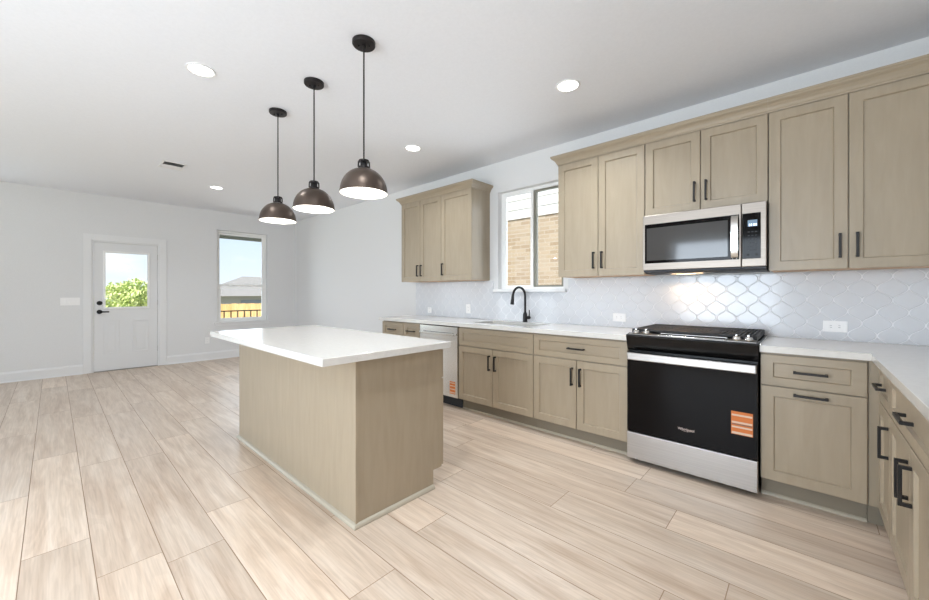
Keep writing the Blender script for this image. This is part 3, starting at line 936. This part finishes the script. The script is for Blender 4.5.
# ------------------------------------------------------------------ island
def build_island():
    x0, x1, y0, y1 = -2.580, -.764, -2.426, -1.805
    r = thing('kitchen_island', 'taupe kitchen island cabinet with plain back and end panels', 'island', ((x0 + x1) / 2, (y0 + y1) / 2, 0))
    obj('carcass', B(x0 + .002, x1 - .007, y0 + .007, y1, .112, .874), M['cab'], r)
    obj('back_panel', B(x0, x1, y0, y0 + .006, .001, .8745), M['cab'], r)
    # end panels with the toe notch on the working side
    for a, b in ((x1 - .006, x1), (x0 + .0005, x0 + .0015)):
        bm = bmesh.new()
        prism(bm, [(y0 + .0065, .001), (y1 - .072, .001), (y1 - .072, .112), (y1, .112), (y1, .8745), (y0 + .0065, .8745)], 'x', a, b)
        obj('end_panel', bm, M['cab'], r)
    bm = bmesh.new()
    box(bm, x1 + .0002, x1 + .0035, y0 - .0035, y0 + .012, .019, .874)
    obj('corner_strip', bm, M['cab'], r)
    bm = bmesh.new()
    prof = [(0.0003, .001), (.018, .001), (.0175, .010), (.011, .019), (.0003, .024)]
    rings = [[(x0 - o_, y1 - .075, z) for o_, z in prof], [(x0 - o_, y0 - o_, z) for o_, z in prof], [(x1 + o_, y0 - o_, z) for o_, z in prof], [(x1 + o_, y1 - .072, z) for o_, z in prof]]
    loft(bm, rings)
    obj('shoe_moulding', bm, M['shoe'], r)
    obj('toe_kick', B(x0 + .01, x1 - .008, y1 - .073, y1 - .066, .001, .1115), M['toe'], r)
    FI = ('+y', y1)
    n = 3; w = (x1 - x0) / n
    for k in range(n):
        a, b = x0 + k * w, x0 + (k + 1) * w
        door(r, FI, a + g, b - g, ZR0, ZR1, (a + b) / 2, .773, False, 'drawer_front', rail=.045)
        m_ = (a + b) / 2
        door(r, FI, a + g, m_ - g / 2, ZD0, ZD1, m_ - .036, .545)
        door(r, FI, m_ + g / 2, b - g, ZD0, ZD1, m_ + .036, .545)
    bm = bmesh.new()
    slab_poly(bm, [(-2.595, -2.633), (-.715, -2.633), (-.715, -1.769), (-2.595, -1.769)])
    tag(obj('island_worktop', bm, M['quartz']), 'white quartz worktop lying on the kitchen island', 'worktop')
build_island()

# ------------------------------------------------------------------ pendants
def build_pendant(px, label):
    py = -2.225
    r = thing('pendant_light', label, 'lamp', (px, py, ZC), 'bronze dome pendants over the island')
    bm = bmesh.new(); lathe(bm, px, py, [(.068, ZC - .0005), (.068, ZC - .018), (.064, ZC - .023), (.012, ZC - .024)], 40)
    c = obj('canopy', bm, M['bronze_dark'], r, smooth=True)
    for s_ in (-1, 1):
        bm = bmesh.new(); lathe(bm, px + .022 * s_, py + .022 * s_, [(.006, ZC - .0243), (.006, ZC - .029), (.003, ZC - .031)], 12)
        obj('canopy_screw', bm, M['black'], c, smooth=True)
    bm = bmesh.new(); lathe(bm, px, py, [(.0115, ZC - .0245), (.010, ZC - .042), (.004, ZC - .046)], 16)
    obj('cord_grip', bm, M['black'], c, smooth=True)
    bm = bmesh.new(); tube(bm, [(px, py, ZC - .044), (px, py, 2.02)], .0046, 10)
    obj('cord', bm, M['black'], r, smooth=True)
    # slotted socket collar
    bm = bmesh.new()
    lathe(bm, px, py, [(.008, 2.032), (.030, 2.027), (.033, 2.021), (.033, 2.017), (.010, 2.016)], 28)
    lathe(bm, px, py, [(.030, 1.987), (.034, 1.986), (.036, 1.976), (.030, 1.975)], 28)
    for k in range(6):
        a = math.pi / 3 * k
        ca, sa = math.cos(a), math.sin(a)
        tube(bm, [(px + .031 * ca, py + .031 * sa, 2.019), (px + .0325 * ca, py + .0325 * sa, 1.985)], .0045, 8)
    obj('collar', bm, M['bronze_dark'], r, smooth=True)
    bm = bmesh.new(); lathe(bm, px, py, [(.019, 2.016), (.019, 1.976)], 20)
    obj('socket', bm, M['black'], r, smooth=True)
    # dome shade: outer and white inner skin
    R, H, zb = .140, .147, 1.830
    po = [(R + .002, zb - .004), (R + .002, zb)] + [(R * math.cos(t) ** .92, zb + H * math.sin(t)) for t in [math.radians(4 + 76 * i / 18) for i in range(19)]] + [(.030, 1.978), (.018, 1.979)]
    bm = bmesh.new(); lathe(bm, px, py, po, 56, cap=False)
    inner = [(.018, 1.9755), (.030, 1.975)] + [((R - .003) * math.cos(t) ** .92, zb + (H - .004) * math.sin(t)) for t in [math.radians(80 - 78 * i / 18) for i in range(19)]] + [(R - .0035, zb - .0035)]
    sh = obj('shade', bm, M['bronze'], r, smooth=True)
    bm = bmesh.new(); lathe(bm, px, py, inner + [(R + .002, zb - .004)], 56, cap=False)
    obj('shade_lining', bm, M['white_glow'], sh, smooth=True, label='glossy white inside of the shade')
    bm = bmesh.new()
    lathe(bm, px, py, [(.010, 1.97), (.014, 1.95), (.028, 1.915), (.031, 1.895), (.026, 1.875), (.012, 1.865)], 24)
    obj('bulb', bm, M['bulb'], r, smooth=True)
    light('pendant_bulb_light', 'POINT', (px, py, 1.850), (0, 0, 0), 1.5, (1.0, .95, .88), .03)
build_pendant(-1.003, 'bronze dome pendant light hanging nearest the camera, over the near end of the island')
build_pendant(-1.645, 'bronze dome pendant light hanging in the middle of the row of three over the island')
build_pendant(-2.288, 'bronze dome pendant light hanging furthest away, over the far end of the island')

# ------------------------------------------------------------------ recessed lights, vent
def recessed(x, y, label, watt=6):
    r = thing('recessed_light', label, 'light', (x, y, ZC), 'round recessed ceiling lights')
    bm = bmesh.new()
    lathe(bm, x, y, [(.088, ZC - .0005), (.086, ZC - .006), (.074, ZC - .007), (.070, ZC - .003), (.070, ZC - .0007)], 40, cap=False)
    obj('trim_ring', bm, M['trim'], r, smooth=True)
    bm = bmesh.new(); lathe(bm, x, y, [(.0695, ZC - .0008), (.0695, ZC - .0035)], 36)
    obj('lens', bm, M['led'], r)
    light('recessed_or_fill_lamp', 'AREA', (x, y, ZC - .009), (0, 0, 0), watt, (.90, .96, 1.0), .13, None, 'DISK', math.radians(125))
recessed(-2.07, -2.812, 'round white recessed ceiling light left of the pendant canopies, largest of the left two', 2.5)
recessed(-.317, -.953, 'round white recessed ceiling light in front of the long row of wall cabinets', 9)
recessed(-2.072, -.952, 'round white recessed ceiling light above the lone three-door wall cabinet, by the right pendant')
recessed(-5.302, -1.905, 'small distant recessed ceiling light near the far wall beyond the pendants')

def build_vent():
    cx, cy = -4.597, -2.535
    r = thing('ceiling_vent', 'small white louvred air vent in the ceiling above the door side', 'vent', (cx, cy, ZC))
    bm = bmesh.new()
    hx, hy, w = .16, .115, .022
    for a, b, c, d in ((cx - hx, cx + hx, cy - hy, cy - hy + w), (cx - hx, cx + hx, cy + hy - w, cy + hy), (cx - hx, cx - hx + w, cy - hy + w, cy + hy - w), (cx + hx - w, cx + hx, cy - hy + w, cy + hy - w)):
        box(bm, a, b, c, d, ZC - .008, ZC - .0005, bev=.002)
    obj('frame', bm, M['trim'], r)
    obj('duct', B(cx - hx + w, cx + hx - w, cy - hy + w, cy + hy - w, ZC - .0015, ZC - .0006), M['rubber'], r)
    n = 8
    for k in range(n):
        q = cx - hx + w + (2 * hx - 2 * w) * (k + .5) / n
        bm = bmesh.new()
        t_ = 1 if q > cx else -1
        prism(bm, [(q + t_ * .006, ZC - .009), (q + t_ * .0085, ZC - .009), (q - t_ * .007, ZC - .002), (q - t_ * .0095, ZC - .002)], 'y', cy - hy + w, cy + hy - w)
        obj('louvre', bm, M['trim'], r)
build_vent()

# ------------------------------------------------------------------ outlets and switches
def outlet(T, s, z, label, w=.117, h=.074, kind='outlet'):
    """T maps (s, d, z)"""
    p0 = T(s, 0, z)
    r = thing('wall_outlet' if kind == 'outlet' else 'light_switch', label, 'outlet' if kind == 'outlet' else 'switch', p0)
    def bx(sa, sb, da, db, za, zb, bev=0):
        bm = bmesh.new(); p, q = T(sa, da, za), T(sb, db, zb)
        box(bm, p[0], q[0], p[1], q[1], p[2], q[2], bev=bev); return bm
    obj('plate', bx(s - w / 2, s + w / 2, .0005, .006, z - h / 2, z + h / 2, .002), M['plate'], r)
    if kind == 'outlet':
        horiz = w > h
        for k in (-1, 1):
            cs, cz = (s + k * .02, z) if horiz else (s, z + k * .02)
            f_ = obj('receptacle', bx(cs - .016, cs + .016, .0061, .0075, cz - .016, cz + .016, .001), M['plate'], r)
            for j in (-1, 1):
                if horiz: obj('slot', bx(cs - .005, cs + .005, .0076, .0079, cz + j * .006 - .001, cz + j * .006 + .001), M['plate_dark'], f_)
                else: obj('slot', bx(cs + j * .006 - .001, cs + j * .006 + .001, .0076, .0079, cz - .005, cz + .005), M['plate_dark'], f_)
    else:
        n = max(1, round((w - .02) / .046))
        for k in range(n):
            cs = s + (k - (n - 1) / 2) * .046
            obj('rocker', bx(cs - .0165, cs + .0165, .0061, .010, z - .033, z + .033, .002), M['plate'], r)
    return r
TB = lambda s, d, z: (s, -.0095 - d, z)
TW = lambda s, d, z: (XF + d, s, z)
outlet(TB, 1.110, 1.005, 'white double outlet on the tile right of the range, above the corner worktop')
outlet(TB, -.292, 1.003, 'white outlet on the tile between the window sill and the range')
outlet(TB, -2.845, .992, 'white outlet on the tile near the left end of the backsplash', w=.075, h=.075)
outlet(TB, -2.135, 1.030, 'upright white outlet on the tile below the right end of the three-door cabinet', w=.075, h=.117)
outlet(TW, -3.318, 1.098, 'wide white switch plate with four rockers on the wall left of the door', w=.204, h=.114, kind='switch')
outlet(TW, -1.595, .360, 'white outlet low on the far wall below the window', w=.072, h=.115)

# ------------------------------------------------------------------ outdoors
gz = -1.0
structure('ground', B(-90, 20, -40, 60, gz - .1, gz), M['lawn'])
structure('porch', B(XF - 1.6, XF - WT - .002, -4.2, .4, gz, -.03), M['concrete'])
# eave over the far window
bm = bmesh.new(); box(bm, XF - .62, XF - WT - .002, -6.0, 1.2, 2.43, 2.50); box(bm, XF - .66, XF - .621, -6.0, 1.2, 2.325, 2.62)
structure('trim_3', bm, M['soffit'])

def build_fence():
    X = -13.2
    r = thing('wooden_fence', 'sunlit tan wooden fence seen through the lower sash of the far window', 'fence', (X, 1.5, gz))
    rnd = random.Random(3)
    y = -.9
    bm = bmesh.new()
    while y < 4.2:
        box(bm, X, X + .02, y, y + .138, gz + .02, .86 + rnd.uniform(-.01, .01)); y += .142
    obj('pickets', bm, M['fence'], r)
    bm = bmesh.new()
    for z in (-.7, 0.05): box(bm, X - .042, X - .002, -.9, 4.2, z, z + .09)
    obj('rails', bm, M['fence'], r)
    for py in (-.8, 1.6, 4.0): obj('post', B(X - .135, X - .045, py, py + .09, gz, .80), M['fence'], r)
build_fence()
def build_railing():
    X = -8.62
    r = thing('porch_railing', 'dark metal porch railing outside the far window in front of the fence', 'railing', (X, -.6, -.03))
    y0, y1, zt = -1.6, .3, .83
    obj('top_rail', B(X - .018, X + .018, y0, y1, zt - .025, zt), M['fence_dark'], r)
    obj('bottom_rail', B(X - .015, X + .015, y0, y1, .05, .075), M['fence_dark'], r)
    n = 14
    for k in range(n + 1):
        y = y0 + (y1 - y0) * k / n
        obj('baluster', B(X - .010, X + .010, y - .010, y + .010, -.029 if k % 7 == 0 else .0755, zt - .0255), M['fence_dark'], r)
build_railing()

def house(name_label, cx, cy, w, d, zw, zr, wins):
    r = thing('house', name_label, 'house', (cx, cy, gz))
    obj('walls', B(cx - d / 2, cx + d / 2, cy - w / 2, cy + w / 2, gz, zw), M['house_wall'], r)
    bm = bmesh.new()
    o_ = .5
    e0 = [(cx - d / 2 - o_, cy - w / 2 - o_, zw), (cx + d / 2 + o_, cy - w / 2 - o_, zw), (cx + d / 2 + o_, cy + w / 2 + o_, zw), (cx - d / 2 - o_, cy + w / 2 + o_, zw)]
    v = [bm.verts.new(p) for p in e0]
    a = bm.verts.new((cx, cy - max(w - d, .4) / 2, zr)); b = bm.verts.new((cx, cy + max(w - d, .4) / 2, zr))
    for f in ((v[0], v[1], a), (v[1], v[2], b, a), (v[2], v[3], b), (v[3], v[0], a, b), (v[3], v[2], v[1], v[0])): bm.faces.new(f)
    obj('roof', bm, M['roof'], r)
    for (ya, yb, za, zb) in wins:
        obj('window', B(cx + d / 2 + .001, cx + d / 2 + .06, ya, yb, za, zb), M['house_dark'], r)
    return r
house('pale house with a grey hipped roof and dark window band beyond the fence', -38, 9.2, 7.5, 6, .95, 2.75, [(7.4, 10.2, .15, .6)])
house('low grey-roofed house at the left behind the hip-roofed house', -46, 6.5, 7, 7, .9, 2.25, [])

# neighbour's brick house outside the kitchen window
r = thing('neighbour_house', 'tan brick house wall with white lap siding above, outside the kitchen window', 'house', (-2.8, 3.0, gz))
obj('brick_wall', B(-8, 3, 2.6, 3.2, gz, 2.66), M['brick'], r)
bm = bmesh.new()
z = 2.66
while z < 5.6:
    prism(bm, [(2.599, z + .001), (2.584, z + .001), (2.594, z + .18), (2.599, z + .18)], 'x', -8, 3); z += .1805
obj('siding', bm, M['siding'], r)

def tree(cx, cy, base, top, rad, label, seed, n=1500, flat=1.0):
    rnd = random.Random(seed)
    r = thing('tree', label, 'tree', (cx, cy, base))
    bm = bmesh.new()
    h = top - base
    tube(bm, [(cx, cy, base), (cx + .05, cy + .05, base + h * .35), (cx, cy, base + h * .7)], .1, 8, [.14, .10, .04])
    obj('trunk', bm, M['bark'], r)
    bm = bmesh.new()
    blobs = []
    for k in range(9):
        a = rnd.uniform(0, 6.28); q = rad * rnd.uniform(.15, .62)
        blobs.append((cx + q * math.cos(a), cy + q * math.sin(a), base + h * rnd.uniform(.35, .86), rad * rnd.uniform(.28, .46)))
    for k in range(n):
        bx_, by_, bz_, br = rnd.choice(blobs)
        v = Vector((rnd.gauss(0, 1), rnd.gauss(0, 1), rnd.gauss(0, 1))).normalized() * br * rnd.random() ** .4
        c = Vector((bx_ + v.x, by_ + v.y, min(bz_ + v.z * flat, top)))
        u = Vector((rnd.gauss(0, 1), rnd.gauss(0, 1), rnd.gauss(0, 1))).normalized()
        w = u.orthogonal().normalized(); s_ = rnd.uniform(.07, .13)
        bm.faces.new([bm.verts.new(c + p) for p in (u * s_, w * s_ * .55, -u * s_, -w * s_ * .55)])
    obj('foliage', bm, M['leaf'], r)
tree(-24, -.85, gz, 2.35, 1.35, 'tall yellow-green tree at the right of the door glass', 2, 2600)
tree(-29.5, .6, gz, 1.75, 1.3, 'lower yellow-green bushy tree at the right edge of the door glass', 4, 1800)
tree(-27.5, -1.75, gz, 1.15, 1.3, 'low yellow-green bush at the left of the door glass', 7, 1800)
tree(-33, -2.4, gz, 1.0, 1.2, 'low distant bush partly hidden at the left edge of the door glass', 9, 1500)
